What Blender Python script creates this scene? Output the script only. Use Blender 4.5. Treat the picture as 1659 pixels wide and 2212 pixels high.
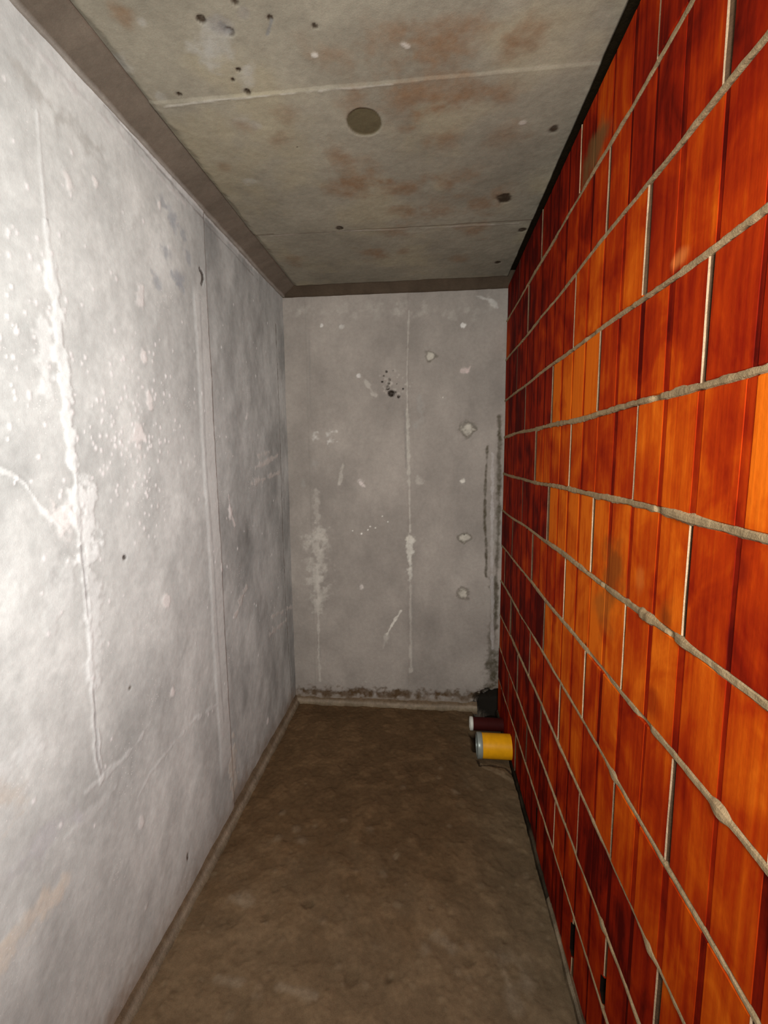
import bpy, bmesh, math, random
import numpy as np
from mathutils import Vector, Matrix

for o in list(bpy.data.objects):
    bpy.data.objects.remove(o)
C = bpy.context.scene.collection
SC = bpy.context.scene
random.seed(4)

# ------------------------------------------------------------------ camera
F, YAW, PIT, ROL = 978.4, -.0989, -.1212, -.0082
CAMZ = 1.858
XL, XR, YB, ZC = -1.002, .51, 3.195, 2.986          # left wall, brick face, back wall, ceiling
cy, sy, cp, sp, cr, sr = math.cos(YAW), math.sin(YAW), math.cos(PIT), math.sin(PIT), math.cos(ROL), math.sin(ROL)
fw = np.array([sy*cp, cy*cp, sp]); ri = np.array([cy, -sy, 0.]); up = np.cross(ri, fw)
r2 = cr*ri+sr*up; u2 = -sr*ri+cr*up
CAM = np.array([0, 0, CAMZ])
cam = bpy.data.cameras.new('camera'); camo = bpy.data.objects.new('camera', cam); C.objects.link(camo)
m = Matrix.Identity(4)
for i in range(3):
    m[i][0] = r2[i]; m[i][1] = u2[i]; m[i][2] = -fw[i]; m[i][3] = CAM[i]
camo.matrix_world = m
cam.sensor_fit = 'VERTICAL'; cam.sensor_height = 24.; cam.lens = F/2212*24.; cam.clip_start = .02
SC.camera = camo

# ------------------------------------------------------------------ light
W = bpy.data.worlds.new('world'); SC.world = W; W.use_nodes = True
W.node_tree.nodes['Background'].inputs[0].default_value = (.86, .93, 1, 1)
W.node_tree.nodes['Background'].inputs[1].default_value = .015
def area(name, loc, target, sx, sz, power, col, spread):
    l = bpy.data.lights.new(name, 'AREA'); l.shape = 'RECTANGLE'; l.size = sx; l.size_y = sz
    l.energy = power; l.color = col; l.spread = math.radians(spread)
    o = bpy.data.objects.new(name, l); C.objects.link(o); o.location = loc
    o.rotation_euler = (Vector(target)-Vector(loc)).to_track_quat('-Z', 'Z').to_euler()
    return o
# daylight entering through the open end of the store room behind the camera
area('doorway_daylight', (.12, -.40, 2.08), (-.65, 2.0, 1.78), .42, .5, 41, (.98, .99, .96), 138)
SC.view_settings.view_transform = 'Standard'; SC.view_settings.look = 'None'
SC.view_settings.exposure = .12; SC.view_settings.gamma = 1; SC.view_settings.use_curve_mapping = False

# ------------------------------------------------------------------ numeric helpers
def ray_hit(px, py, ax, v):
    d = fw+(px-829.5)/F*r2-(py-1106)/F*u2
    return CAM+(v-CAM[ax])/d[ax]*d
def vnoise(x, y, seed):
    rng = np.random.RandomState(seed); n = 256
    g = rng.rand(n, n)
    xi = np.floor(x).astype(int); yi = np.floor(y).astype(int)
    fx = x-xi; fy = y-yi; fx = fx*fx*(3-2*fx); fy = fy*fy*(3-2*fy)
    a = g[xi % n, yi % n]; b = g[(xi+1) % n, yi % n]; c = g[xi % n, (yi+1) % n]; d = g[(xi+1) % n, (yi+1) % n]
    return (a*(1-fx)+b*fx)*(1-fy)+(c*(1-fx)+d*fx)*fy
def fbm(x, y, sc, oct=4, seed=0, sx=1., sy_=1.):
    s = 0; a = 1; t = 0; k = sc
    for i in range(oct):
        s = s+a*vnoise(x*k*sx+13.7*i, y*k*sy_+7.1*i, seed+i); t += a; a *= .55; k *= 2.03
    return s/t                                       # 0..1, mean .5
def sstep(a, b, x):
    t = np.clip((x-a)/(b-a), 0, 1); return t*t*(3-2*t)
def dpoly(S, T, pts):
    D = np.full(S.shape, 9.)
    for (ax, ay), (bx, by) in zip(pts[:-1], pts[1:]):
        vx, vy = bx-ax, by-ay; L = vx*vx+vy*vy+1e-12
        t = np.clip(((S-ax)*vx+(T-ay)*vy)/L, 0, 1)
        D = np.minimum(D, np.hypot(S-ax-t*vx, T-ay-t*vy))
    return D
HS = .32
class Surf:
    """Fine height field with its own albedo; s,t are metres along the surface."""
    def __init__(self, s0, s1, t0, t1, step, to3d, pix, base, seed, wf=28):
        ns = int((s1-s0)/step)+1; nt = int((t1-t0)/step)+1
        self.S, self.T = np.meshgrid(np.linspace(s0, s1, ns), np.linspace(t0, t1, nt), indexing='ij')
        self.H = np.zeros_like(self.S); self.A = np.ones(self.S.shape+(3,))*np.array(base)
        self.to3d = to3d; self.pix = pix; self.seed = seed
        self.wob = (fbm(self.S, self.T, wf, 5, seed+50)-.5)
        self.gr = np.clip(.35+1.3*fbm(self.S, self.T, 75, 3, seed+75), 0, 1.25)*np.clip(.3+1.4*fbm(self.S, self.T, 18, 3, seed+79), 0, 1.2)
        self.n2 = fbm(self.S, self.T, 60, 3, seed+70)
    def P(self, pts): return [self.pix(*p) for p in pts]
    def line(self, pts, w, h=0., col=None, a=1., rough=.5, soft=.5, raw=False):
        pts = pts if raw else self.P(pts)
        D = dpoly(self.S, self.T, pts)+self.wob*w*rough*2.2
        m = 1-sstep(w*(1-soft), w, D)
        self.H += h*m*HS
        if col is not None:
            k = np.clip(m*a*(self.gr*(1-m*.4)+m*.4), 0, 1)[..., None]; self.A = self.A*(1-k)+np.array(col)*k
        return m
    def spot(self, p, r, h=0., col=None, a=1., rough=.5, soft=.6, asp=1., raw=False):
        s, t = p if raw else self.pix(*p)
        D = np.hypot(self.S-s, (self.T-t)/asp)+self.wob*r*rough*2.2
        m = 1-sstep(r*(1-soft), r, D)
        self.H += h*m*HS
        if col is not None:
            k = np.clip(m*a*(self.gr*(1-m*.4)+m*.4), 0, 1)[..., None]; self.A = self.A*(1-k)+np.array(col)*k
    def mul(self, f): self.A = self.A*f[..., None]
    def build(self, name, mat, flip=False):
        ns, nt = self.S.shape
        V = self.to3d(self.S, self.T, self.H).reshape(-1, 3)
        i = np.arange(ns*nt).reshape(ns, nt)
        q = np.stack([i[:-1, :-1], i[1:, :-1], i[1:, 1:], i[:-1, 1:]], -1).reshape(-1, 4)
        if flip: q = q[:, ::-1]
        me = bpy.data.meshes.new(name)
        me.vertices.add(len(V)); me.vertices.foreach_set('co', V.astype(np.float32).ravel())
        me.loops.add(q.size); me.loops.foreach_set('vertex_index', q.ravel().astype(np.int32))
        me.polygons.add(len(q)); me.polygons.foreach_set('loop_start', np.arange(0, q.size, 4, dtype=np.int32))
        me.polygons.foreach_set('use_smooth', np.ones(len(q), bool))
        me.update(calc_edges=True)
        at = me.attributes.new('albedo', 'FLOAT_COLOR', 'POINT')
        c = np.ones((ns*nt, 4), np.float32); c[:, :3] = np.clip(self.A, 0.003, .95).reshape(-1, 3)
        at.data.foreach_set('color', c.ravel())
        me.materials.append(mat)
        o = bpy.data.objects.new(name, me); C.objects.link(o); o['kind'] = 'structure'
        return o

# ------------------------------------------------------------------ materials
def nt_(name):
    mt = bpy.data.materials.new(name); mt.use_nodes = True
    n = mt.node_tree; return mt, n, n.nodes['Principled BSDF']
def nd(n, t, **kw):
    x = n.nodes.new(t)
    for k, v in kw.items():
        if k in x.inputs: x.inputs[k].default_value = v
        else: setattr(x, k, v)
    return x
def concrete(name, rough=.8, bump=.5, speck=0., grain=.12, spec=.3):
    mt, n, b = nt_(name); L = n.links.new
    at = nd(n, 'ShaderNodeAttribute'); at.attribute_name = 'albedo'
    tc = nd(n, 'ShaderNodeTexCoord')
    n1 = nd(n, 'ShaderNodeTexNoise', Scale=45., Detail=8., Roughness=.65); L(tc.outputs['Object'], n1.inputs['Vector'])
    n2 = nd(n, 'ShaderNodeTexNoise', Scale=260., Detail=4., Roughness=.7); L(tc.outputs['Object'], n2.inputs['Vector'])
    mr = nd(n, 'ShaderNodeMapRange'); mr.inputs[1].default_value = .25; mr.inputs[2].default_value = .75
    mr.inputs[3].default_value = 1-grain; mr.inputs[4].default_value = 1+grain
    L(n1.outputs[0], mr.inputs[0])
    mr2 = nd(n, 'ShaderNodeMapRange'); mr2.inputs[1].default_value = .25; mr2.inputs[2].default_value = .75
    mr2.inputs[3].default_value = 1-grain*.8; mr2.inputs[4].default_value = 1+grain*.8
    L(n2.outputs[0], mr2.inputs[0])
    mm = nd(n, 'ShaderNodeMath', operation='MULTIPLY'); L(mr.outputs[0], mm.inputs[0]); L(mr2.outputs[0], mm.inputs[1])
    vm = nd(n, 'ShaderNodeVectorMath', operation='SCALE'); L(at.outputs['Color'], vm.inputs[0]); L(mm.outputs[0], vm.inputs['Scale'])
    out = vm.outputs[0]
    if speck:
        vo = nd(n, 'ShaderNodeTexVoronoi', Scale=70.); L(tc.outputs['Object'], vo.inputs['Vector'])
        ms = nd(n, 'ShaderNodeTexNoise', Scale=5., Detail=3.); L(tc.outputs['Object'], ms.inputs['Vector'])
        th = nd(n, 'ShaderNodeMapRange'); th.inputs[1].default_value = .45; th.inputs[2].default_value = .75
        th.inputs[3].default_value = 0.03; th.inputs[4].default_value = .26
        L(ms.outputs[0], th.inputs[0])
        lt = nd(n, 'ShaderNodeMath', operation='LESS_THAN'); L(vo.outputs['Distance'], lt.inputs[0]); L(th.outputs[0], lt.inputs[1])
        m3 = nd(n, 'ShaderNodeMath', operation='MULTIPLY'); L(lt.outputs[0], m3.inputs[0]); m3.inputs[1].default_value = speck
        mx = nd(n, 'ShaderNodeMix', data_type='RGBA'); L(m3.outputs[0], mx.inputs[0]); L(out, mx.inputs[6]); mx.inputs[7].default_value = (.92, .92, .9, 1)
        out = mx.outputs[2]
    L(out, b.inputs['Base Color'])
    b.inputs['Roughness'].default_value = rough; b.inputs['Specular IOR Level'].default_value = spec
    ad = nd(n, 'ShaderNodeMath', operation='MULTIPLY_ADD'); L(n2.outputs[0], ad.inputs[0]); ad.inputs[1].default_value = .35; L(n1.outputs[0], ad.inputs[2])
    bp = nd(n, 'ShaderNodeBump', Strength=bump, Distance=.004); L(ad.outputs[0], bp.inputs['Height']); L(bp.outputs[0], b.inputs['Normal'])
    return mt
M_left = concrete('pale_cast_concrete', .6, .25, .55, .07, .4)
M_back = concrete('grey_cast_concrete', .85, .45, 0, .10, .15)
M_ceil = concrete('board_marked_concrete', .9, .4, 0, .12, .1)
M_floor = concrete('dusty_screed', .95, .6, 0, .18, .05)
M_mort = concrete('rough_mortar', .9, 1., 0, .25, .05)

def plain(name, col, rough, metal=0., bump=0.):
    mt, n, b = nt_(name); L = n.links.new
    tc = nd(n, 'ShaderNodeTexCoord'); no = nd(n, 'ShaderNodeTexNoise', Scale=30., Detail=5.); L(tc.outputs['Object'], no.inputs['Vector'])
    mx = nd(n, 'ShaderNodeMix', data_type='RGBA'); L(no.outputs[0], mx.inputs[0])
    mx.inputs[6].default_value = tuple(c*.75 for c in col)+(1,); mx.inputs[7].default_value = tuple(min(1, c*1.2) for c in col)+(1,)
    L(mx.outputs[2], b.inputs['Base Color']); b.inputs['Roughness'].default_value = rough; b.inputs['Metallic'].default_value = metal; b.inputs['Specular IOR Level'].default_value = .15
    return mt

SMUDGE = [(1.297, 1.533, 0.1, 0.13, (0.2, 0.055, 0.008), 0.75), (1.348, 1.401, 0.1, 0.09, (0.3, 0.09, 0.012), 0.6), (1.590, 2.791, 0.16, 0.08, (0.16, 0.085, 0.03), 0.85), (1.003, 1.511, 0.04, 0.06, (0.16, 0.03, 0.004), 0.7), (0.780, 1.666, 0.03, 0.04, (0.16, 0.006, 0.001), 0.7), (1.045, 2.257, 0.05, 0.025, (0.75, 0.22, 0.05), 0.6), (1.467, 1.242, 0.012, 0.012, (0.06, 0.004, 0.001), 0.9), (0.787, 1.723, 0.03, 0.03, (0.2, 0.01, 0.001), 0.6), (1.027, 1.295, 0.05, 0.05, (0.24, 0.01, 0.001), 0.7), (1.130, 1.559, 0.03, 0.05, (0.7, 0.2, 0.03), 0.4), (1.048, 0.537, 0.02, 0.03, (0.15, 0.01, 0.002), 0.6)]
def brick_mat():
    mt, n, b = nt_('fired_clay_block'); L = n.links.new
    at = nd(n, 'ShaderNodeAttribute'); at.attribute_name = 'tone'      # x block tone with painted falloff, y groove skin, z seed
    se = nd(n, 'ShaderNodeSeparateXYZ'); L(at.outputs['Vector'], se.inputs[0])
    tc = nd(n, 'ShaderNodeTexCoord')
    off = nd(n, 'ShaderNodeCombineXYZ'); L(se.outputs[2], off.inputs[0])
    av = nd(n, 'ShaderNodeVectorMath', operation='ADD'); L(tc.outputs['Object'], av.inputs[0]); L(off.outputs[0], av.inputs[1])
    def noise(scl, det, dist=0.):
        mp = nd(n, 'ShaderNodeMapping'); mp.inputs['Scale'].default_value = scl; L(av.outputs[0], mp.inputs[0])
        x = nd(n, 'ShaderNodeTexNoise', Scale=1., Detail=det, Distortion=dist); L(mp.outputs[0], x.inputs['Vector']); return x.outputs[0]
    stripes = noise((3, 55, 1.1), 3.)          # extrusion streaks, run vertically
    mott = noise((4, 9, 6), 4., .6)             # smoky firing patches
    fine = noise((90, 90, 60), 4.)
    def ma(op, a, b_=None, c=None):
        x = nd(n, 'ShaderNodeMath', operation=op)
        for i, v in enumerate((a, b_, c)):
            if v is None: continue
            if isinstance(v, (int, float)): x.inputs[i].default_value = v
            else: L(v, x.inputs[i])
        return x.outputs[0]
    f = ma('MULTIPLY_ADD', ma('SUBTRACT', stripes, .5), .55, se.outputs[0])
    f = ma('MULTIPLY_ADD', ma('SUBTRACT', mott, .5), 1.25, f)
    f = ma('MULTIPLY_ADD', ma('SUBTRACT', fine, .5), .12, f)
    f = ma('MULTIPLY_ADD', se.outputs[1], -.44, f)
    cr_ = nd(n, 'ShaderNodeValToRGB'); L(f, cr_.inputs[0])
    e = cr_.color_ramp.elements
    e[0].position = 0.; e[0].color = (.075, .002, .0005, 1)
    e[1].position = 1.; e[1].color = (.70, .135, .005, 1)
    for p, c in ((.28, (.24, .010, .0008, 1)), (.55, (.39, .030, .001, 1)), (.8, (.55, .078, .002, 1))):
        k = e.new(p); k.color = c
    # soot and dried cement smudges of their own shape
    col = cr_.outputs[0]; sp = nd(n, 'ShaderNodeSeparateXYZ'); L(tc.outputs['Object'], sp.inputs[0])
    wn = nd(n, 'ShaderNodeTexNoise', Scale=14., Detail=5.); L(tc.outputs['Object'], wn.inputs['Vector'])
    for (yc, zc, ry, rz, c, a) in SMUDGE:
        dy = ma('DIVIDE', ma('SUBTRACT', sp.outputs[1], yc), ry); dz = ma('DIVIDE', ma('SUBTRACT', sp.outputs[2], zc), rz)
        d = ma('ADD', ma('SQRT', ma('ADD', ma('MULTIPLY', dy, dy), ma('MULTIPLY', dz, dz))), ma('MULTIPLY', ma('SUBTRACT', wn.outputs[0], .5), 1.6))
        mr = nd(n, 'ShaderNodeMapRange', interpolation_type='SMOOTHSTEP'); L(d, mr.inputs[0]); mr.inputs[1].default_value = .25; mr.inputs[2].default_value = 1.05; mr.inputs[3].default_value = a; mr.inputs[4].default_value = 0.
        mx = nd(n, 'ShaderNodeMix', data_type='RGBA'); L(mr.outputs[0], mx.inputs[0]); L(col, mx.inputs[6]); mx.inputs[7].default_value = c+(1,); col = mx.outputs[2]
    L(col, b.inputs['Base Color'])
    b.inputs['Roughness'].default_value = .8; b.inputs['Specular IOR Level'].default_value = .06
    s = ma('MULTIPLY_ADD', fine, .4, stripes)
    bp = nd(n, 'ShaderNodeBump', Strength=.35, Distance=.003); L(s, bp.inputs['Height']); L(bp.outputs[0], b.inputs['Normal'])
    return mt
M_brick = brick_mat()

# ------------------------------------------------------------------ wall_left
Y0 = -1.0
def pixL(px, py): p = ray_hit(px, py, 0, XL); return (p[1], p[2])
w = Surf(.42, YB+.03, -.02, 2.97, .005, lambda s, t, h: np.stack([XL+h, s, t], -1), pixL, (.665, .692, .675), 1)
S, T = w.S, w.T
pale = (.85, .89, .88); dk = (.36, .36, .36)
# broad clouding, vertical trowel streaks, slanted drag marks
w.mul(.72+.56*fbm(S, T, 2.2, 4, 3)); w.mul(.80+.40*fbm(S, T, 9, 4, 9, 1., .35)); w.mul(.90+.2*fbm(S, T, 30, 3, 12))
R_ = (T*.75+S*.66); Q_ = (T*-.66+S*.75)
w.mul(.86+.28*fbm(R_, Q_, 14, 5, 21, .25, 1.)); w.mul(.93+.14*fbm(S, T, 55, 3, 24))
w.H += .010*(fbm(S, T, 2.0, 3, 31)-.5)+.003*(fbm(S, T, 9, 4, 33, 1, .6)-.5)+.0015*(fbm(R_, Q_, 22, 4, 35, .3, 1)-.5)
# wall sinks slightly beyond the form-board band near the back
w.H -= .006*sstep(2.07, 2.085, S)
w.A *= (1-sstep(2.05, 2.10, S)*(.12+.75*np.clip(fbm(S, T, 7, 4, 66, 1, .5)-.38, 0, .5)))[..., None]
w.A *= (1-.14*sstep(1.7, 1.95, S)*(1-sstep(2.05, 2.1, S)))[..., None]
# form-board band
band = sstep(1.935, 1.962, S+w.wob*.01)*(1-sstep(2.062, 2.070, S+w.wob*.012))*(1-sstep(2.55, 2.62, T))*sstep(.28, .36, T)
w.H += .003*band; kb = (.9*band*(.7+.6*(w.n2-.5)))[..., None]; w.A = w.A*(1-kb)+np.array((.74, .76, .74))*kb
w.line([(432, 640), (445, 1000), (462, 1240), (482, 1560)], .010, 0, dk, .35)
# lime-stained joint near the camera
w.line([(80, 240), (98, 480)], .006, .003, pale, .6)
w.line([(98, 480), (112, 600)], .010, .004, pale, .8)
w.line([(112, 580), (128, 740), (145, 930), (158, 1010)], .024, .007, (.90, .95, .94), 1., .9, .5)
w.line([(165, 1060), (180, 1100), (190, 1200)], .05, .006, (.9, .94, .93), 1., 1.2, .6)
w.line([(158, 1000), (168, 1140), (185, 1300), (196, 1450), (205, 1560), (218, 1690)], .012, .005, pale, .75, 1.2)
w.line([(173, 1180), (190, 1330)], .006, -.006, dk, .7)
w.line([(200, 1480), (204, 1520), (212, 1640), (220, 1672)], .005, -.005, dk, .6, 1.)
w.line([(95, 720), (100, 830)], .045, .003, (.9, .94, .93), .8, 1.3, .8)
w.line([(196, 1240), (200, 1480)], .04, .003, (.9, .94, .93), .65, 1.4, .8)
w.line([(140, 1230), (120, 1330)], .05, .003, pale, .3, 1.4, .8)
# long cracks and drag marks
w.line([(-10, 1012), (25, 1025), (52, 1045), (82, 1090), (112, 1125), (135, 1145)], .007, .004, pale, .8, 1.)
w.line([(90, 1595), (40, 1650), (0, 1680)], .03, .003, pale, .6, 1.2, .8)
w.line([(325, 1560), (300, 1600), (255, 1650), (185, 1710)], .012, .003, pale, .5, 1.3, .8)
w.line([(430, 1545), (380, 1600), (325, 1670), (300, 1720)], .010, .003, pale, .45, 1.3, .8)
w.line([(470, 1520), (430, 1550)], .012, .003, pale, .45, 1.3, .8)
w.line([(250, 1700), (190, 1760), (140, 1810)], .02, .002, pale, .3, 1.3, .8)
w.line([(125, 1925), (60, 1990), (0, 2075)], .055, .002, (.84, .76, .64), .6, 1., .9)
w.line([(-20, 1740), (30, 1720)], .06, 0, (.66, .58, .48), .4, 1.2, .9)
w.line([(0, 1900), (80, 1830), (170, 1760)], .025, .002, pale, .25, 1.3, .9)
w.line([(160, 1760), (60, 1850)], .05, -.002, (.50, .49, .54), .35, 1.2, .9)
# top rim: smears and lips under the chamfer
w.line([(40, 150), (120, 240), (220, 330)], .035, -.003, (.50, .50, .47), .55, 1.1, .9)
w.line([(60, 90), (220, 250), (400, 440)], .012, .004, (.75, .75, .74), .6, 1.4, .8)
w.line([(215, 205), (330, 340), (450, 470), (560, 590)], .008, .006, (.72, .72, .70), .7, .8, .6)
w.line([(225, 225), (340, 360), (455, 490), (560, 605)], .005, -.004, (.32, .31, .30), .6, .8, .6)
for p, r in (((350, 440), .035), ((372, 470), .045), ((395, 500), .04), ((360, 545), .06), ((385, 600), .06), ((405, 560), .04), ((340, 610), .04)):
    w.spot(p, r, -.001, (.37, .41, .46), .55, 1.1, .9)
for p, r in (((345, 440), .014), ((325, 866), .022), ((310, 770), .02), ((341, 1094), .014), ((358, 1297), .022), ((305, 1772), .018),
             ((372, 1490), .018), ((316, 1960), .014), ((388, 1672), .012), ((305, 640), .028), ((205, 395), .012), ((298, 940), .04),
             ((535, 900), .022), ((580, 1560), .02), ((479, 1228), .014), ((500, 1105), .03), ((150, 390), .02), ((135, 1140), .05)):
    w.spot(p, r, .004, (.93, .92, .90), .9, 1.1, .6, 1.4)
w.spot((505, 1640), .06, .004, (.72, .69, .62), .9, 1., .5, 2.); w.spot((507, 1690), .05, .003, (.70, .67, .60), .8, 1., .5, 1.6)
w.line([(497, 1070), (500, 1100), (510, 1135)], .012, .003, (.8, .76, .74), .8, 1.)
for a, b_ in (((555, 1010), (600, 985)), ((545, 1045), (605, 1020)), ((560, 985), (585, 975)), ((520, 1300), (535, 1270)), ((510, 1330), (525, 1300)), ((585, 1370), (620, 1340)), ((590, 1330), (635, 1310))):
    w.line([a, b_], .018, .005, (.74, .70, .66), .6, 1.5, .8)
# small cavities
w.line([(433, 583), (438, 590), (440, 600), (437, 615)], .010, -.012, (.10, .09, .08), 1., 1.1)
w.spot((268, 1204), .010, -.01, (.1, .09, .08), 1.); w.spot((102, 473), .004, -.006, dk, 1.)
w.spot((405, 1850), .012, -.01, (.12, .09, .07), 1., .6, .6, 2); w.spot((282, 1486), .01, -.007, (.15, .13, .1), 1.)
rng = np.random.RandomState(8)
for i in range(480):                         # pin-head lime specks, flung in clusters
    c = rng.rand()
    if c < .35: s, t = 1.45+rng.randn()*.18, 1.95+rng.randn()*.16
    elif c < .6: s, t = .95+rng.randn()*.14, 2.25+rng.randn()*.2
    elif c < .75: s, t = .78+rng.randn()*.1, 2.1+rng.randn()*.25
    else: s, t = rng.uniform(.5, 2.9), rng.uniform(.6, 2.8)
    r = rng.uniform(.004, .009)
    k = (abs(S[:, 0]-s) < .04).nonzero()[0]; q = (abs(T[0]-t) < .04).nonzero()[0]
    if len(k) < 2 or len(q) < 2: continue
    sl = np.s_[k[0]:k[-1]+1, q[0]:q[-1]+1]
    mk = (1-sstep(r*.3, r, np.hypot(S[sl]-s, (T[sl]-t)*.7)))
    w.H[sl] += .001*mk; w.A[sl] = w.A[sl]*(1-mk[..., None])+.95*mk[..., None]
# earth staining along the foot, dark recessed line beside the back corner
foot = (1-sstep(.02, .20, T+w.wob*.12))*(.55+.45*sstep(.4, .6, fbm(S, T, 5, 3, 90)))
w.A = w.A*(1-.75*foot[..., None])+np.array((.30, .21, .135))*.75*foot[..., None]
w.line([(598, 700), (606, 900), (612, 1120), (622, 1330), (632, 1500)], .008, -.006, (.2, .18, .16), .7, 1.)
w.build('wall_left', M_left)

# ------------------------------------------------------------------ wall_back
def pixB(px, py): p = ray_hit(px, py, 1, YB); return (p[0], p[2])
w = Surf(XL-.02, XR+.08, -.16, 2.97, .005, lambda s, t, h: np.stack([s, YB-h, t], -1), pixB, (.335, .298, .262), 101)
S, T = w.S, w.T
pb = (.54, .50, .44); db = (.27, .245, .22)
w.mul(.74+.52*fbm(S, T, 3, 4, 103)); w.mul(.84+.32*fbm(S, T, 9, 4, 109, 1, .5))
w.H += .012*(fbm(S, T, 2.2, 3, 131)-.5)+.004*(fbm(S, T, 12, 4, 133)-.5)
w.H += .003*sstep(-.855, -.845, S)-.004*sstep(-.148, -.138, S)
w.line([(668, 735), (670, 900)], .007, -.004, db, .45)
w.line([(883, 670), (880, 790)], .006, .003, pb, .5, .7)
w.line([(879, 780), (880, 885)], .007, .004, pb, .6, .8)
w.line([(880, 885), (884, 1050)], .016, .009, (.56, .53, .46), .6, .7, .8)
w.line([(874, 885), (877, 1010)], .009, -.005, db, .75, .6, .8)
w.line([(884, 1050), (886, 1150)], .007, .004, pb, .6, 1.)
w.spot((886, 1165), .032, .008, (.64, .60, .52), .9, 1.2)
w.line([(886, 1170), (887, 1250)], .024, .006, (.63, .60, .53), .8, 1.3)
w.line([(886, 1250), (887, 1300), (888, 1450)], .014, .004, pb, .55, 1.2, .9)
w.line([(893, 1200), (893, 1440)], .012, -.002, db, .35, 1., .9)
w.line([(890, 1285), (890, 1330)], .005, -.005, db, .6, 1.)
w.line([(684, 1150), (690, 1300)], .09, .004, pb, .7, 1.1, 1.)
w.line([(683, 1060), (690, 1160)], .03, .003, pb, .35, 1.3, .9)
w.line([(686, 1230), (689, 1420), (692, 1470)], .010, .003, pb, .6, 1.2)
w.line([(690, 1390), (692, 1425)], .008, -.003, db, .4, 1.2)
w.spot((710, 940), .05, .004, (.66, .63, .58), .7, 1.4, .8); w.spot((685, 945), .03, .004, (.66, .63, .58), .6, 1.4, .8)
w.line([(742, 1000), (733, 1045)], .016, .003, pb, .6, 1.1, .8)
w.line([(790, 825), (812, 858)], .020, .003, pb, .55, 1.2, .8)
for p, r, c, a in (((775, 811), .026, (.74, .70, .66), .8), ((780, 1042), .034, (.72, .64, .60), .8), ((782, 1266), .022, (.66, .60, .55), .8),
             ((1006, 800), .032, (.66, .54, .50), .8), ((1001, 1041), .026, (.72, .68, .6), .9), ((790, 1473), .02, pb, .6), ((781, 1153), .010, (.8, .76, .7), 1),
             ((1001, 702), .016, (.76, .73, .68), .9), ((695, 703), .014, (.72, .69, .64), .8), ((738, 707), .018, (.66, .63, .58), .6), ((957, 858), .007, (.8, .77, .7), .9),
             ((905, 1040), .045, pb, .45)):
    w.spot(p, r, .003, c, a, .9)
for p, r in (((1009, 925), .060), ((1004, 1160), .046), ((1001, 1282), .056), ((930, 768), .042)):
    w.spot(p, r*1.1, -.006, (.16, .14, .11), .75, .5, .3); w.spot(p, r*.80, .016, (.56, .52, .44), .9, .6, .5)
w.spot((1003, 1155), .008, -.012, (.05, .04, .03), 1., .5)
w.line([(866, 1320), (848, 1348), (836, 1370)], .010, .004, (.70, .66, .58), .8, 1.1)
w.line([(836, 1370), (828, 1400)], .02, .002, pb, .5, 1.1, .9)
w.line([(905, 860), (912, 900), (900, 920)], .03, -.003, (.36, .34, .31), .5, 1., .9)
w.spot((680, 1001), .035, -.004, (.34, .32, .29), .6, .9, .8); w.spot((656, 1045), .022, -.004, (.32, .3, .27), .6, .8, .8, 1.8)
for i, (x, y) in enumerate(((762, 1146), (800, 1137), (811, 1140), (826, 1115), (838, 1127), (795, 1144))):
    w.spot((x, y), .007, .003, (.78, .75, .68), .9)
# rubbed top edge
for i in range(26):
    x = 625+i*17.5; w.spot((x, 672+8*math.sin(i*1.7)), .026+.012*(i % 3), .003, (.54, .50, .44), .28, 1.2, 1.)
w.line([(1030, 640), (1060, 648), (1075, 665)], .022, .004, (.66, .63, .58), .6, 1.2, .8)
# honeycomb
for p, r in (((846, 849), .026), ((838, 838), .014), ((825, 825), .010), ((842, 820), .009), ((840, 828), .008), ((861, 857), .009), ((857, 829), .006), ((871, 840), .006), ((835, 803), .007), ((829, 812), .006), ((849, 801), .004)):
    w.spot(p, r*1.15, -.03, (.02, .013, .008), 1., .75, .35)
for i in range(30):
    w.spot((850+rng.randn()*16, 826+rng.randn()*16), .010, rng.uniform(-.004, .004), (.55, .50, .44), .35, 1.2)
# dark streaks beside the brick wall and dark soil line at the foot
for pts, wd, a in (([(1053, 965), (1049, 1040), (1047, 1130), (1051, 1180), (1050, 1245)], .011, .85), ([(1079, 900), (1078, 1100), (1073, 1240), (1070, 1360)], .017, .8),
                   ([(1068, 1250), (1066, 1350), (1055, 1440)], .03, .6), ([(1070, 1430), (1062, 1500)], .07, .85)):
    w.line(pts, wd*1.3, -.003, (.09, .075, .05), a, .7, .95)
w.line([(1064, 980), (1063, 1160), (1064, 1400)], .012, .003, (.52, .48, .46), .5, 1.)
ft = (1-sstep(.03, .13, T+w.wob*.13)); w.A = w.A*(1-.6*ft[..., None])+np.array((.20, .145, .09))*.6*ft[..., None]
w.line([(650, 1490), (720, 1497), (840, 1498), (960, 1500), (1075, 1510)], .045, -.010, (.10, .06, .03), .85, 1.1, .95)
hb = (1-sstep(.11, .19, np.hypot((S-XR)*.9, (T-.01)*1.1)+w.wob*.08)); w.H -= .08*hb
w.A = w.A*(1-.97*hb[..., None])+np.array((.012, .009, .006))*.97*hb[..., None]  # hole in the corner, its darkness painted into the wall colour
w.build('wall_back', M_back, flip=False)

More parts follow.
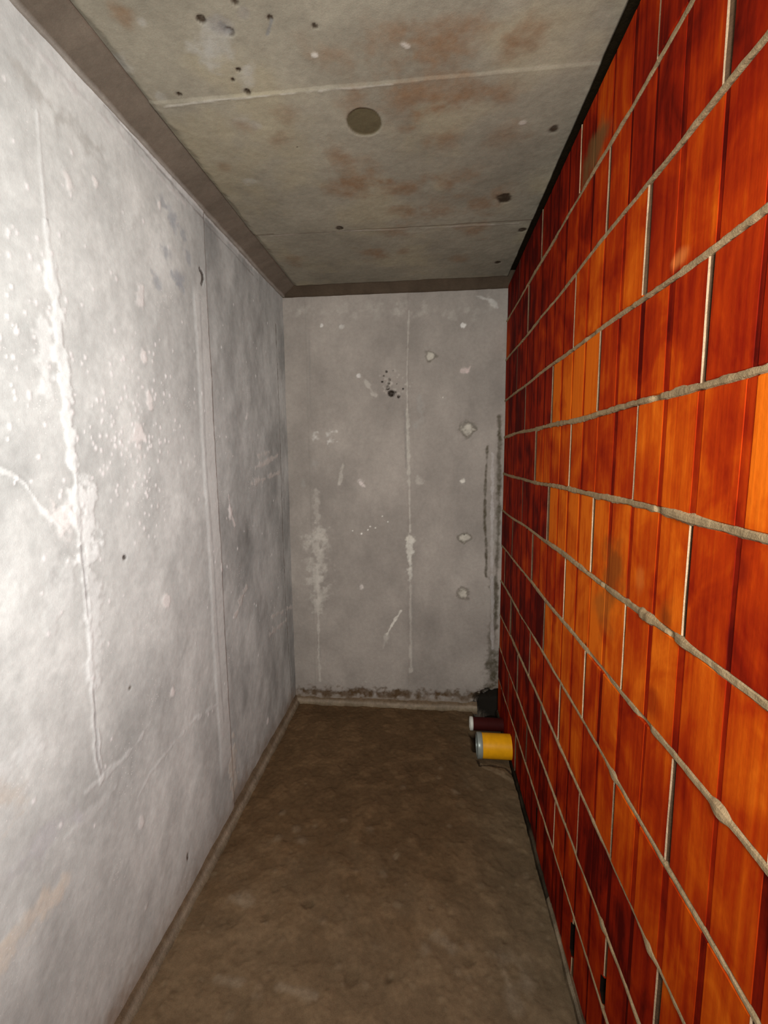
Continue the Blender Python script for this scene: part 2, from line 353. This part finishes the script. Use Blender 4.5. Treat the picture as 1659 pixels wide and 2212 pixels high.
# ------------------------------------------------------------------ ceiling
def pixC(px, py): p = ray_hit(px, py, 2, ZC); return (p[0], p[1])
w = Surf(-.893, XR-.012, .45, 3.095, .005, lambda s, t, h: np.stack([s, t, ZC-h], -1), pixC, (.315, .29, .225), 201, 14)
w.A *= (.72+.40*fbm(w.S, w.T, 2, 3, 77))[..., None]
S, T = w.S, w.T
w.mul(.80+.40*fbm(S, T, 3, 4, 203)); w.mul(.88+.24*fbm(S, T, 14, 4, 209))
yl = sstep(.5, .75, fbm(S, T, 3.5, 4, 215))[..., None]*.45; w.A = w.A*(1-yl)+np.array((.39, .34, .22))*yl
w.H += .006*(fbm(S, T, 3, 3, 231)-.5)+.003*(fbm(S, T, 15, 4, 233)-.5)
w.H += .003*sstep(1.51, 1.516, T)-.003*sstep(2.388, 2.394, T)
w.line([(355, 228), (470, 213), (600, 202), (760, 188), (850, 178)], .0045, .003, (.58, .56, .49), .6, 1.)
w.line([(850, 178), (1020, 160), (1330, 128)], .006, .002, (.30, .26, .2), .5, .8)
w.line([(560, 510), (700, 500), (860, 495), (1000, 488), (1120, 482)], .006, .003, (.48, .44, .38), .6, 1.3)
w.line([(545, 508), (590, 504)], .006, -.004, (.14, .11, .08), .7, .8)
rust = (.24, .15, .085)
for p, r, a in (((825, 85), .10, .5), ((850, 130), .08, .4), ((980, 80), .12, .55), ((1020, 100), .08, .4), ((1110, 90), .10, .6), ((1130, 60), .08, .3), ((710, 115), .09, .35),
                ((930, 175), .16, .5), ((860, 215), .14, .45), ((760, 215), .08, .4), ((725, 330), .08, .45), ((760, 370), .12, .45), ((1000, 200), .12, .45), ((940, 232), .05, .7), ((905, 245), .05, .7), ((985, 212), .05, .6),
                ((1085, 200), .09, .5), ((770, 405), .13, .55), ((830, 410), .10, .45), ((880, 400), .10, .5), ((1000, 380), .10, .45), ((960, 395), .06, .4), ((880, 460), .11, .55), ((950, 450), .12, .5), ((1040, 440), .12, .5),
                ((1080, 420), .09, .4), ((860, 500), .10, .4), ((1020, 500), .11, .45), ((800, 545), .12, .55), ((870, 545), .05, .4), ((990, 560), .07, .4), ((640, 560), .1, .35), ((960, 300), .10, .3), ((1090, 290), .09, .35),
                ((525, 268), .05, .5), ((620, 250), .06, .35), ((610, 300), .06, .35), ((720, 410), .08, .35), ((480, 360), .04, .35), ((270, 33), .04, .5), ((960, 290), .04, .4), ((925, 305), .04, .4)):
    w.spot(p, r*1.1, 0, rust, min(1, a*1.2), .7, 1.)
for i in range(14):
    w.spot((rng.uniform(250, 560), rng.uniform(10, 420)), rng.uniform(.02, .06), 0, (.46, .46, .43), .35, 1.4, .8)
for p, r in (((1197, 275), .022), ((1090, 428), .034), ((733, 492), .013), ((1075, 567), .016), ((515, 150), .007), ((536, 198), .008), ((387, 204), .006),
             ((433, 42), .009), ((680, 57), .008), ((497, 70), .008), ((1125, 497), .02), ((503, 172), .006), ((641, 316), .005), ((582, 40), .010), ((508, 6), .007)):
    w.spot(p, r*1.3, -.010, (.05, .035, .022), 1., .8, .4)
for a, b_ in (((586, 45), (578, 75)), ((478, 55), (490, 70)), ((484, 60), (486, 66))):
    w.line([a, b_], .008, -.003, (.2, .2, .19), .7, 1.)
w.spot((480, 52), .03, -.002, (.27, .26, .24), .6, 1.2, .8); w.spot((527, 30), .02, -.002, (.27, .25, .22), .6, 1.)
w.line([(870, 95), (880, 100)], .01, .003, (.6, .56, .5), .6); w.spot((680, 118), .012, .003, (.62, .6, .54), .8); w.spot((1130, 262), .014, .003, (.58, .54, .48), .7)
# round core mark
s0, t0 = pixC(787, 263)
Dm = np.hypot(S-s0, (T-t0)*.92)+w.wob*.006
km = 1-sstep(.056, .062, Dm)
w.H -= .004*km; w.A = w.A*(1-.95*km[..., None])+np.array((.105, .085, .045))*.95*km[..., None]
# broken arris beside the chamfers
eg = (1-sstep(.0, .025, S+.893+w.wob*.04)); w.H -= .006*eg; w.A *= (1-.35*eg)[..., None]
eg = sstep(.0, .015, T-3.080+w.wob*.02); w.H -= .004*eg; w.A *= (1-.3*eg)[..., None]
w.H += .010*w.wob*sstep(.46, .50, S); w.H[-1, :] = -.07; w.A[-2:] *= .2  # edge inside the gap over the bricks darkened in colour for shade
w.build('ceiling', M_ceil, flip=True)

# ------------------------------------------------------------------ floor
def pixF(px, py): p = ray_hit(px, py, 2, 0.); return (p[0], p[1])
w = Surf(XL-.01, XR+.08, .75, YB+.10, .005, lambda s, t, h: np.stack([s, t, h-.004], -1), pixF, (.140, .084, .042), 301, 12)
w.A *= .88
S, T = w.S, w.T
w.mul(.82+.36*fbm(S, T, 2.6, 4, 303)); w.mul(.85+.30*fbm(S, T, 30, 4, 309))
gy = (1-sstep(1.3, 2.1, T+w.wob*.6))[..., None]*.55; w.A = w.A*(1-gy)+np.array((.20, .142, .085))*gy
gr = sstep(.05, .45, S+w.wob*.3)[..., None]*.4; w.A = w.A*(1-gr)+np.array((.14, .11, .068))*gr
w.H += .012*(fbm(S, T, 3, 3, 331)-.5)
lump = fbm(S, T, 11, 4, 333); w.H += .005*sstep(.50, .72, lump)-.003*sstep(.42, .28, lump)+.003*(fbm(S, T, 26, 4, 341)-.5); w.A *= (.90+.22*sstep(.35, .7, lump))[..., None]
w.H += .004*(fbm(S*.8+T*.6, T*.8-S*.6, 13, 4, 335, 2.2, .7)-.5)
for (x, y, r, h) in ((640, 1785, .03, .012), (600, 1808, .03, .010), (650, 1815, .035, .012), (745, 1770, .04, .012), (800, 1790, .03, .010), (575, 1975, .03, -.022), (665, 1950, .025, -.024), (610, 1990, .03, -.02),
                     (755, 2105, .03, -.024), (840, 2110, .025, -.02), (1015, 2075, .025, -.02), (520, 1935, .04, .012), (810, 2040, .03, .014), (940, 1690, .03, -.014), (985, 1710, .03, .012), (870, 1700, .03, .01),
                     (1010, 2040, .025, .014), (770, 1885, .03, .012), (830, 1890, .03, .01), (610, 1755, .02, .01), (1090, 2032, .014, -.02), (1130, 1840, .012, -.015), (700, 1990, .03, .01), (920, 2050, .03, .01), (560, 2150, .03, .01)):
    w.spot((x, y), r, h, (.24, .18, .12) if h > 0 else (.06, .04, .02), .35, .9, 1., 1.)
for pts, wd in (([(1075, 2060), (1120, 2080), (1150, 2130)], .05), ([(1085, 2080), (1110, 2170)], .035), ([(940, 2020), (975, 2040)], .03), ([(500, 1940), (540, 1950)], .03), ([(470, 2110), (520, 2120)], .02), ([(600, 2130), (680, 2150)], .02)):
    w.line(pts, wd, .004, (.30, .24, .17), .35, .9, 1.)
for i in range(150):
    x, y = rng.uniform(320, 1200), 1560+650*rng.rand()**.8
    w.spot((x, y), rng.uniform(.006, .02), rng.choice([-.008, .008, .006]), (.26, .20, .13) if i % 3 else (.06, .035, .015), .22, 1.1, .9)
# broken edge in the screed round the pipes
w.line([(1032, 1640), (1036, 1652), (1060, 1650), (1092, 1658), (1108, 1672), (1122, 1694)], .008, -.02, (.04, .025, .015), .9, .8)
w.line([(1045, 1655), (1080, 1668), (1105, 1685)], .02, .006, (.25, .19, .12), .5, .8)
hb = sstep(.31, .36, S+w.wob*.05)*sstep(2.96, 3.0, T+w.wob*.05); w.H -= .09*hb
w.A = w.A*(1-.95*hb[..., None])+np.array((.012, .008, .005))*.95*hb[..., None]  # corner hole behind the rear pipe, darkness painted into the floor colour
hb = sstep(.27, .31, S+w.wob*.03)*sstep(2.70, 2.74, T)*(1-sstep(2.9, 2.93, T)); w.H -= .03*hb; w.A *= (1-.8*hb)[..., None]  # pit between the pipes, shade painted into its colour
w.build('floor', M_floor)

# ------------------------------------------------------------------ strips: mesh helper for swept irregular bars
def sweep(name, path0, path1, prof, mat, alb, n=320, wob=.004, seed=0, kind='structure'):
    """prof: list of 3-D offsets; swept from path0 to path1 with small irregularities."""
    rr = np.random.RandomState(seed); P0, P1 = np.array(path0, float), np.array(path1, float)
    k = len(prof); prof = np.array(prof, float); V = []
    ss = np.linspace(0, 1, n); Ln = np.linalg.norm(P1-P0)
    for j in range(k):
        a = fbm(ss*Ln, np.full(n, j*3.3), 14, 4, seed+j)-.5; b_ = fbm(ss*Ln, np.full(n, j*5.1), 20, 3, seed+40+j)-.5
        d = prof[j]/max(1e-6, np.linalg.norm(prof[j]))
        d2 = np.cross(d, (P1-P0)/Ln)
        V.append(P0+ss[:, None]*(P1-P0)+prof[j]+2*wob*a[:, None]*d+wob*b_[:, None]*d2)
    V = np.stack(V, 1).reshape(-1, 3); fs = []
    for i in range(n-1):
        for j in range(k-1): fs.append((i*k+j, i*k+j+1, (i+1)*k+j+1, (i+1)*k+j))
    me = bpy.data.meshes.new(name); me.from_pydata(V.tolist(), [], fs)
    me.polygons.foreach_set('use_smooth', np.ones(len(fs), bool))
    at = me.attributes.new('albedo', 'FLOAT_COLOR', 'POINT')
    alb = np.array(alb); alb = alb if alb.ndim == 2 else np.repeat(alb[None], k, 0)
    c = np.ones((n, k, 4)); nn = fbm(np.repeat(ss[:, None]*Ln, k, 1), np.repeat(np.arange(k)[None]*.05, n, 0), 12, 4, seed+9)
    c[..., :3] = alb[None]*(.7+.6*nn[..., None]); at.data.foreach_set('color', c.astype(np.float32).ravel())
    me.materials.append(mat); o = bpy.data.objects.new(name, me); C.objects.link(o); o['kind'] = kind
    return o
ZT = 2.952
brn = (.17, .140, .108)
# sloping mortar chamfer between wall and ceiling: left run and back run
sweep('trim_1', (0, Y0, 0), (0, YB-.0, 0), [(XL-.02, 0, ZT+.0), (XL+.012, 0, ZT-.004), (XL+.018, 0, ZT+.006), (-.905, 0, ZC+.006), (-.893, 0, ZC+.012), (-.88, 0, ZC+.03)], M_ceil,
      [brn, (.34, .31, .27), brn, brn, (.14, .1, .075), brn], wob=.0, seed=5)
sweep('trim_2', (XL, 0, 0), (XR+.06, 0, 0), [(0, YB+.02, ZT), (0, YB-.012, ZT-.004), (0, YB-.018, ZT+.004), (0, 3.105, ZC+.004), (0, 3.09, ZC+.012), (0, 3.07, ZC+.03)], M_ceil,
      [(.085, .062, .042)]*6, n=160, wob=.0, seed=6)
# mortar kicker along the foot of the concrete walls
kl = [(.16, .11, .07), (.17, .12, .075), (.30, .24, .175), (.22, .17, .11), (.10, .06, .035)]
sweep('baseboard_left', (0, Y0, 0), (0, YB, 0), [(XL-.01, 0, .060), (XL+.008, 0, .042), (XL+.016, 0, .022), (XL+.028, 0, .006), (XL+.034, 0, -.02)], M_mort, kl, n=700, wob=.0, seed=7)
sweep('baseboard_back', (XL, 0, 0), (XR-.15, 0, 0), [(0, YB+.01, .055), (0, YB-.012, .040), (0, YB-.024, .026), (0, YB-.030, .004), (0, YB-.034, -.02)], M_mort, kl, n=260, wob=.0, seed=8)
for nm, amp in (('trim_1', .004), ('trim_2', .003), ('baseboard_left', .005), ('baseboard_back', .009)):
    me = bpy.data.objects[nm].data; n = len(me.vertices); co = np.empty(n*3, np.float32); me.vertices.foreach_get('co', co); co = co.reshape(-1, 3)
    q = co[:, 1]+co[:, 0]
    for a in range(3):
        if (a == 1 and nm in ('trim_1', 'baseboard_left')) or (a == 0 and nm in ('trim_2', 'baseboard_back')): continue
        co[:, a] += amp*2*(fbm(q, co[:, 2]*3+a*9., 16, 4, 400+a)-.5)+amp*1.4*(fbm(q, co[:, 2]*2+a*9., 4, 3, 410+a)-.5)
    me.vertices.foreach_set('co', co.ravel()); me.update()

# ------------------------------------------------------------------ wall_right: hollow clay blocks in mortar, one mesh
TONE = {  # course from the floor: {block start (m from camera): tone, clay colour plus painted light falloff}
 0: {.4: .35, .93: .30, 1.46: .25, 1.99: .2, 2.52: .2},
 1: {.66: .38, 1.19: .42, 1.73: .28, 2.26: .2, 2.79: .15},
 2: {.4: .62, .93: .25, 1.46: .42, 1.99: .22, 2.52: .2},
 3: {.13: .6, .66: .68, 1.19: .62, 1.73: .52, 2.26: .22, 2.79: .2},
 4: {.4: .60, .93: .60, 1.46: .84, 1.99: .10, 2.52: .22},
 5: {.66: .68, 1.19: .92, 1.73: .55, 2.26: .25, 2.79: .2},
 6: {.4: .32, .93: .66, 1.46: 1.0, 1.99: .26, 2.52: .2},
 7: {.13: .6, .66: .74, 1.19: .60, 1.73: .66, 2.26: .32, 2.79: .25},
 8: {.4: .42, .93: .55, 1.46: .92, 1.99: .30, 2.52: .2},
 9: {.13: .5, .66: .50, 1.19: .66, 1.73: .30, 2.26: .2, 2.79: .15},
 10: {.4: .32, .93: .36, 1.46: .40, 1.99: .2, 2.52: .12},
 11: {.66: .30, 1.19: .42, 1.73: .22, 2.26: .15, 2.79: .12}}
V, FC, MI, TN = [], [], [], []
def quad(a, b_, c, d, mi, t):
    i = len(V); V.extend([a, b_, c, d]); FC.append((i, i+1, i+2, i+3)); MI.append(mi); TN.extend([t]*4)
rb = random.Random(12)
ZJ = [0., .258, .493, .738, .984, 1.233, 1.483, 1.733, 1.984, 2.231, 2.488, 2.739, 2.962]
BW = .013                                    # bed joint
PITCH = .1325
def wav(y, k, amp=.0035): return amp*math.sin(y*3.1+k*2.3)+amp*.6*math.sin(y*8.7+k*5.1)
for c in range(12):
    ph = .93 if c % 2 == 0 else .6625
    z0 = ZJ[c]+(BW/2 if c else 0); z1 = ZJ[c+1]-(BW/2 if c < 11 else 0)
    k0 = -4
    for k in range(k0, 6):
        ys = ph+.5305*k-.004; ye = ys+.5305
        if ys > YB-.012: continue
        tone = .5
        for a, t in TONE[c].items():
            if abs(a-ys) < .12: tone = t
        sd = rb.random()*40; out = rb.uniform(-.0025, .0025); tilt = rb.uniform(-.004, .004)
        jg = .0055                             # half head joint
        a, b_ = ys+jg, min(ye-jg, YB-.012)
        oz = None
        if c == 0 and (abs(ys-1.46) < .1 or abs(ys-1.99) < .1): oz = (z0+.09, z0+.225)
        if c == 1 and abs(ys-1.19) < .1: oz = (z0+.0, z0+.095)
        # rib profile along the block: (y, depth, groove flag)
        prof = [(a, .030, 0), (a, .003, 0), (a+.003, 0, 0)]
        for g in (1, 2, 3):
            gy0 = ys+g*PITCH-.012+rb.uniform(-.003, .003); gw = rb.choice((.014, .020, .026, .023))
            if gy0+gw > b_-.01: break
            prof += [(gy0, 0, 0), (gy0+.001, .0009, 1), (gy0+gw-.001, .0009, 1), (gy0+gw, 0, 0)]
        prof += [(b_-.003, 0, 0), (b_, .003, 0), (b_, .030, 0)]
        def X(y, d): return XR+d+out+tilt*(y-ys)/.53
        def yy(y, z, op=False): return y+.0015*math.sin(z*9+sd)+(.020 if op and y < a+.004 else 0)
        nz = 5; zs = [z0, z0+.003]+[z0+(z1-z0)*i/nz for i in range(1, nz)]+[z1-.003, z1]
        if oz: zs = sorted(zs+[oz[0]+.004, oz[0]+.02, oz[1]-.02, oz[1]-.002])
        for (ya, da, ga), (yb, db_, gb) in zip(prof[:-1], prof[1:]):
            gr_ = 1. if (ga and gb) else (.5 if ga or gb else 0.)
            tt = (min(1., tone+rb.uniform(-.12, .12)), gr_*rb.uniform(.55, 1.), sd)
            for zi in range(len(zs)-1):
                za, zb = zs[zi], zs[zi+1]
                ea = .003 if zi == 0 else 0; eb = .003 if zi == len(zs)-2 else 0
                la, lb = wav(ya, c)*1., wav(yb, c)*1.
                ha, hb = wav(ya, c+1), wav(yb, c+1)
                fz = lambda z, lo, hi: z+(lo*(z1-z)+hi*(z-z0))/(z1-z0) if c not in (0, 11) else z+(lo*(z1-z)*(c > 0)+hi*(z-z0)*(c < 11))/(z1-z0)
                oa = bool(oz and oz[0]+.01 < za < oz[1]-.01); ob = bool(oz and oz[0]+.01 < zb < oz[1]-.01)
                void = (oa or ob) and ya <= a+.0031 and yb <= a+.0031  # open joint reveals coloured near-black for their unlit depth
                dd = .024 if void and da > .02 else 0
                quad((X(ya, da+ea+dd), yy(ya, za, oa), fz(za, la, ha)), (X(ya, da+eb+dd), yy(ya, zb, ob), fz(zb, la, ha)),
                     (X(yb, db_+eb), yy(yb, zb, ob), fz(zb, lb, hb)), (X(yb, db_+ea), yy(yb, za, oa), fz(za, lb, hb)), 1 if void else 0, (.01, .006, .004) if void else tt)
        # top and bottom bed faces
        for z, s_ in ((z0, -1), (z1, 1)):
            kk = c if s_ < 0 else c+1
            for i in range(6):
                q0, q1 = a+(b_-a)*i/6, a+(b_-a)*(i+1)/6
                w0, w1 = wav(q0, kk), wav(q1, kk)
                if kk in (0, 12): w0 = w1 = 0
                quad((X(q0, .003), q0, z+w0), (X(q1, .003), q1, z+w1), (XR+.05, q1, z+w1), (XR+.05, q0, z+w0), 0, (tone, .3, sd))
        # head joint at ys: thin mortar, often recessed and starved on the near side
        if ys > .3:
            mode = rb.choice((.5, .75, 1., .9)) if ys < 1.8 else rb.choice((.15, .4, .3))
            openz = None
            if c == 0: openz = (.09, .225) if abs(ys-1.46) < .1 or abs(ys-1.99) < .1 else None
            if c == 1 and abs(ys-1.19) < .1: openz = (.0, .10)
            zz = np.linspace(z0, z1, 26)
            for i in range(25):
                za, zb = zz[i], zz[i+1]
                if openz and openz[0] <= (za+zb)/2-z0+(.0) <= openz[1]: continue
                def lip(z):                       # mortar left on the far block's edge
                    n1 = .5+.5*math.sin(z*31+sd)*math.sin(z*13+sd*3)
                    return .0015+.004*n1
                for (u0, d0, u1, d1) in ((-.0075, .012+.003*math.sin(za*40), .001, .008), (.001, .008, .005, None), (.005, None, .0078, -.0006)):
                    g = lambda u, d, z: (XR+out+(d if d is not None else .0005+lip(z)*.35), yy(ys+u, z), z)
                    quad(g(u0, d0, za), g(u0, d0, zb), g(u1, d1, zb), g(u1, d1, za), 1, (.58*mode, .40*mode, .25*mode) if u0 > .002 else (.08, .045, .025))  # recess shadow painted as dark mortar, far lip stays pale
# bed joints: rough, slightly proud mortar
for j in range(1, 12):
    n = 640; ysr = np.linspace(-1., YB-.012, n); zc_ = ZJ[j]
    hw = (.0056+.006*(fbm(ysr, ysr*0+j, 9, 4, 500+j)-.35))*(1.35 if j in (6, 5, 7, 8) else 1.)
    pr = -.002-.006*(fbm(ysr, ysr*0+j, 18, 4, 520+j)-.4)
    # starved stretches
    for (jj, c0, wd) in ((5, 1.36, .10), (5, 1.06, .03), (6, .97, .012), (7, 1.06, .012), (8, 1.1, .02), (9, 1.55, .04), (6, 1.34, .01)):
        if jj == j: pr += .008*np.exp(-((ysr-c0)/wd)**4)
    for (jj, c0, wd, a) in ((5, .775, .022, .011), (6, 1.065, .02, .007), (6, 1.10, .012, .006), (4, 1.20, .025, .009), (3, .965, .02, .012), (2, 1.22, .02, .01), (7, .95, .05, .004), (6, .93, .03, .004)):
        if jj == j: hw += a*np.exp(-((ysr-c0)/wd)**2); pr -= .004*np.exp(-((ysr-c0)/wd)**2)
    wv = np.array([wav(y, j) for y in ysr])
    an = (fbm(ysr, ysr*0+5, 45, 3, 540+j)-.5)*.007; bn = (fbm(ysr, ysr*0+7, 45, 3, 560+j)-.5)*.007
    rows = [(XR+.02+pr*0, zc_+wv-hw*1.0), (XR+.001+pr*.2, zc_+wv-hw+an), (XR+pr, zc_+wv-hw*.55), (XR+pr*1.2+.0003, zc_+wv), (XR+pr, zc_+wv+hw*.55), (XR+.001+pr*.2, zc_+wv+hw+bn), (XR+.02+pr*0, zc_+wv+hw)]
    cn = .75+.5*fbm(ysr, ysr*0+j*2., 7, 4, 580+j)
    for i in range(n-1):
        for (x0, zz0), (x1, zz1) in zip(rows[:-1], rows[1:]):
            cc = (.32*cn[i], .225*cn[i], .125*cn[i])
            quad((x0[i], ysr[i], zz0[i]), (x0[i+1], ysr[i+1], zz0[i+1]), (x1[i+1], ysr[i+1], zz1[i+1]), (x1[i], ysr[i], zz1[i]), 1, cc)
# backing behind open joints and ceiling gap, coloured dark as shade
quad((XR+.06, -1., -.02), (XR+.06, YB+.04, -.02), (XR+.06, YB+.04, 3.05), (XR+.06, -1., 3.05), 1, (.05, .035, .02))
quad((XR-.02, -1., 3.052), (XR+.07, -1., 3.052), (XR+.07, YB+.04, 3.052), (XR-.02, YB+.04, 3.052), 1, (.03, .02, .01))
# mortar bed squeezed out along the foot
n = 420; ysr = np.linspace(-1., YB-.02, n)
ht = .018+.045*np.clip(fbm(ysr, ysr*0, 4, 4, 601)-.35, 0, 1)*(1-sstep(2.0, 2.5, ysr)); pj = .010+.014*fbm(ysr, ysr*0+3, 9, 4, 603)
rows = [(XR+.004+0*pj, ht+.006), (XR-pj*.15, ht), (XR-pj*.6, ht*.45), (XR-pj*1.0, -.012+0*ht)]
for i in range(n-1):
    for r_, ((x0, a0), (x1, a1)) in enumerate(zip(rows[:-1], rows[1:])):
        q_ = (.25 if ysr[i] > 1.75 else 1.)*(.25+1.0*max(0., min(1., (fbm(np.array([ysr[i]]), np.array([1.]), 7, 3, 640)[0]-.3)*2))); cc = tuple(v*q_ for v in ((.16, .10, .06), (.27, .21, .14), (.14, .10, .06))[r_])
        quad((x1[i], ysr[i], a1[i]), (x1[i+1], ysr[i+1], a1[i+1]), (x0[i+1], ysr[i+1], a0[i+1]), (x0[i], ysr[i], a0[i]), 1, cc)
me = bpy.data.meshes.new('wall_right'); me.from_pydata(V, [], FC)
me.materials.append(M_brick); me.materials.append(M_mort)
me.polygons.foreach_set('material_index', np.array(MI, np.int32))
TNa = np.array(TN, np.float32)
at = me.attributes.new('tone', 'FLOAT_VECTOR', 'POINT'); at.data.foreach_set('vector', TNa.ravel())
at = me.attributes.new('albedo', 'FLOAT_COLOR', 'POINT'); at.data.foreach_set('color', np.concatenate([TNa, np.ones((len(TNa), 1), np.float32)], 1).ravel())
o = bpy.data.objects.new('wall_right', me); C.objects.link(o); o['kind'] = 'structure'

# near ends of the concrete shell, behind the detailed stretch (outside the photograph)
def slab(name, vs, mat, col):
    me = bpy.data.meshes.new(name); me.from_pydata(vs, [], [(0, 1, 2, 3)])
    a = me.attributes.new('albedo', 'FLOAT_COLOR', 'POINT'); a.data.foreach_set('color', np.array([col+(1,)]*4, np.float32).ravel())
    me.materials.append(mat); o = bpy.data.objects.new(name, me); C.objects.link(o); o['kind'] = 'structure'; return o
slab('wall_left', [(XL, Y0, 0), (XL, .425, 0), (XL, .425, 2.97), (XL, Y0, 2.97)], M_left, (.6, .6, .6))
slab('floor', [(XL, Y0, 0), (XR+.06, Y0, 0), (XR+.06, .76, 0), (XL, .76, 0)], M_floor, (.3, .24, .18))
slab('ceiling', [(-.893, Y0, ZC), (-.893, .46, ZC), (XR-.012, .46, ZC), (XR-.012, Y0, ZC)], M_ceil, (.4, .385, .335))

# ------------------------------------------------------------------ pipes through the foot of the brick wall
def lathe(name, prof, mat, parent, n=64):
    """prof: (x along pipe, radius) closed loop, revolved about the X axis."""
    V_, F_ = [], []; k = len(prof)
    for i in range(n):
        a = 2*math.pi*i/n
        for (x, r) in prof: V_.append((x, r*math.cos(a), r*math.sin(a)))
    for i in range(n):
        for j in range(k-1):
            a, b_ = i*k+j, ((i+1) % n)*k+j; F_.append((a, a+1, b_+1, b_))
    me = bpy.data.meshes.new(name); me.from_pydata(V_, [], F_)
    bm = bmesh.new(); bm.from_mesh(me); bmesh.ops.remove_doubles(bm, verts=bm.verts, dist=1e-6); bmesh.ops.recalc_face_normals(bm, faces=bm.faces); bm.to_mesh(me); bm.free()
    for p in me.polygons: p.use_smooth = True
    me.materials.append(mat); me.set_sharp_from_angle(angle=math.radians(40))
    o = bpy.data.objects.new(name, me); C.objects.link(o); o.parent = parent; return o
def pipe(loc, L, R, wall_t, cw, body, rim, cap, label, rimlabel):
    e = bpy.data.objects.new('drain_pipe', None); C.objects.link(e); e.location = loc; e.empty_display_size = .1
    e['label'] = label; e['category'] = 'pipe'
    r = R
    lathe('pipe_body', [(cw-.004, r-wall_t), (cw-.004, r-.002), (cw+.002, r), (L*.5, r), (L, r), (L, r-wall_t), (cw-.004, r-wall_t)], body, e)
    q = [(0, 0), (.003, R-.010), (0, R-.008)] if cap else [(cw, r-wall_t-.004), (.001, r-wall_t-.004)]
    c = lathe('end_collar', q+[(0, R-.001), (.002, R+.002), (.006, R+.003), (cw-.004, R+.003), (cw, R+.001), (cw, R-.003)], rim, e)
    c['label'] = rimlabel
    if not cap:
        lathe('inner_plug', [(.016, 0), (.014, (r-wall_t)*.6), (.018, r-wall_t-.003), (.024, r-wall_t-.003), (.024, 0)], M_plug, e)
    return e
M_yel = plain('yellow_orange_plastic', (.85, .38, .006), .45); M_gry = plain('grey_ring', (.30, .33, .30), .35, .2)
M_drk = plain('dark_red_plastic', (.045, .004, .003), .75); M_wht = plain('white_collar', (.72, .72, .64), .5); M_plug = plain('dark_plug', (.04, .035, .03), .7)
pipe((.302, 2.655, .0795), .226, .073, .004, .031, M_yel, M_gry, False, 'thick yellow-orange pipe with a grey rim sticking out of the brick wall at floor level', 'grey end ring')
pipe((.283, 2.93, .052), .25, .042, .004, .022, M_drk, M_wht, True, 'thin dark red pipe with a white end, just behind the yellow pipe', 'white end ring')
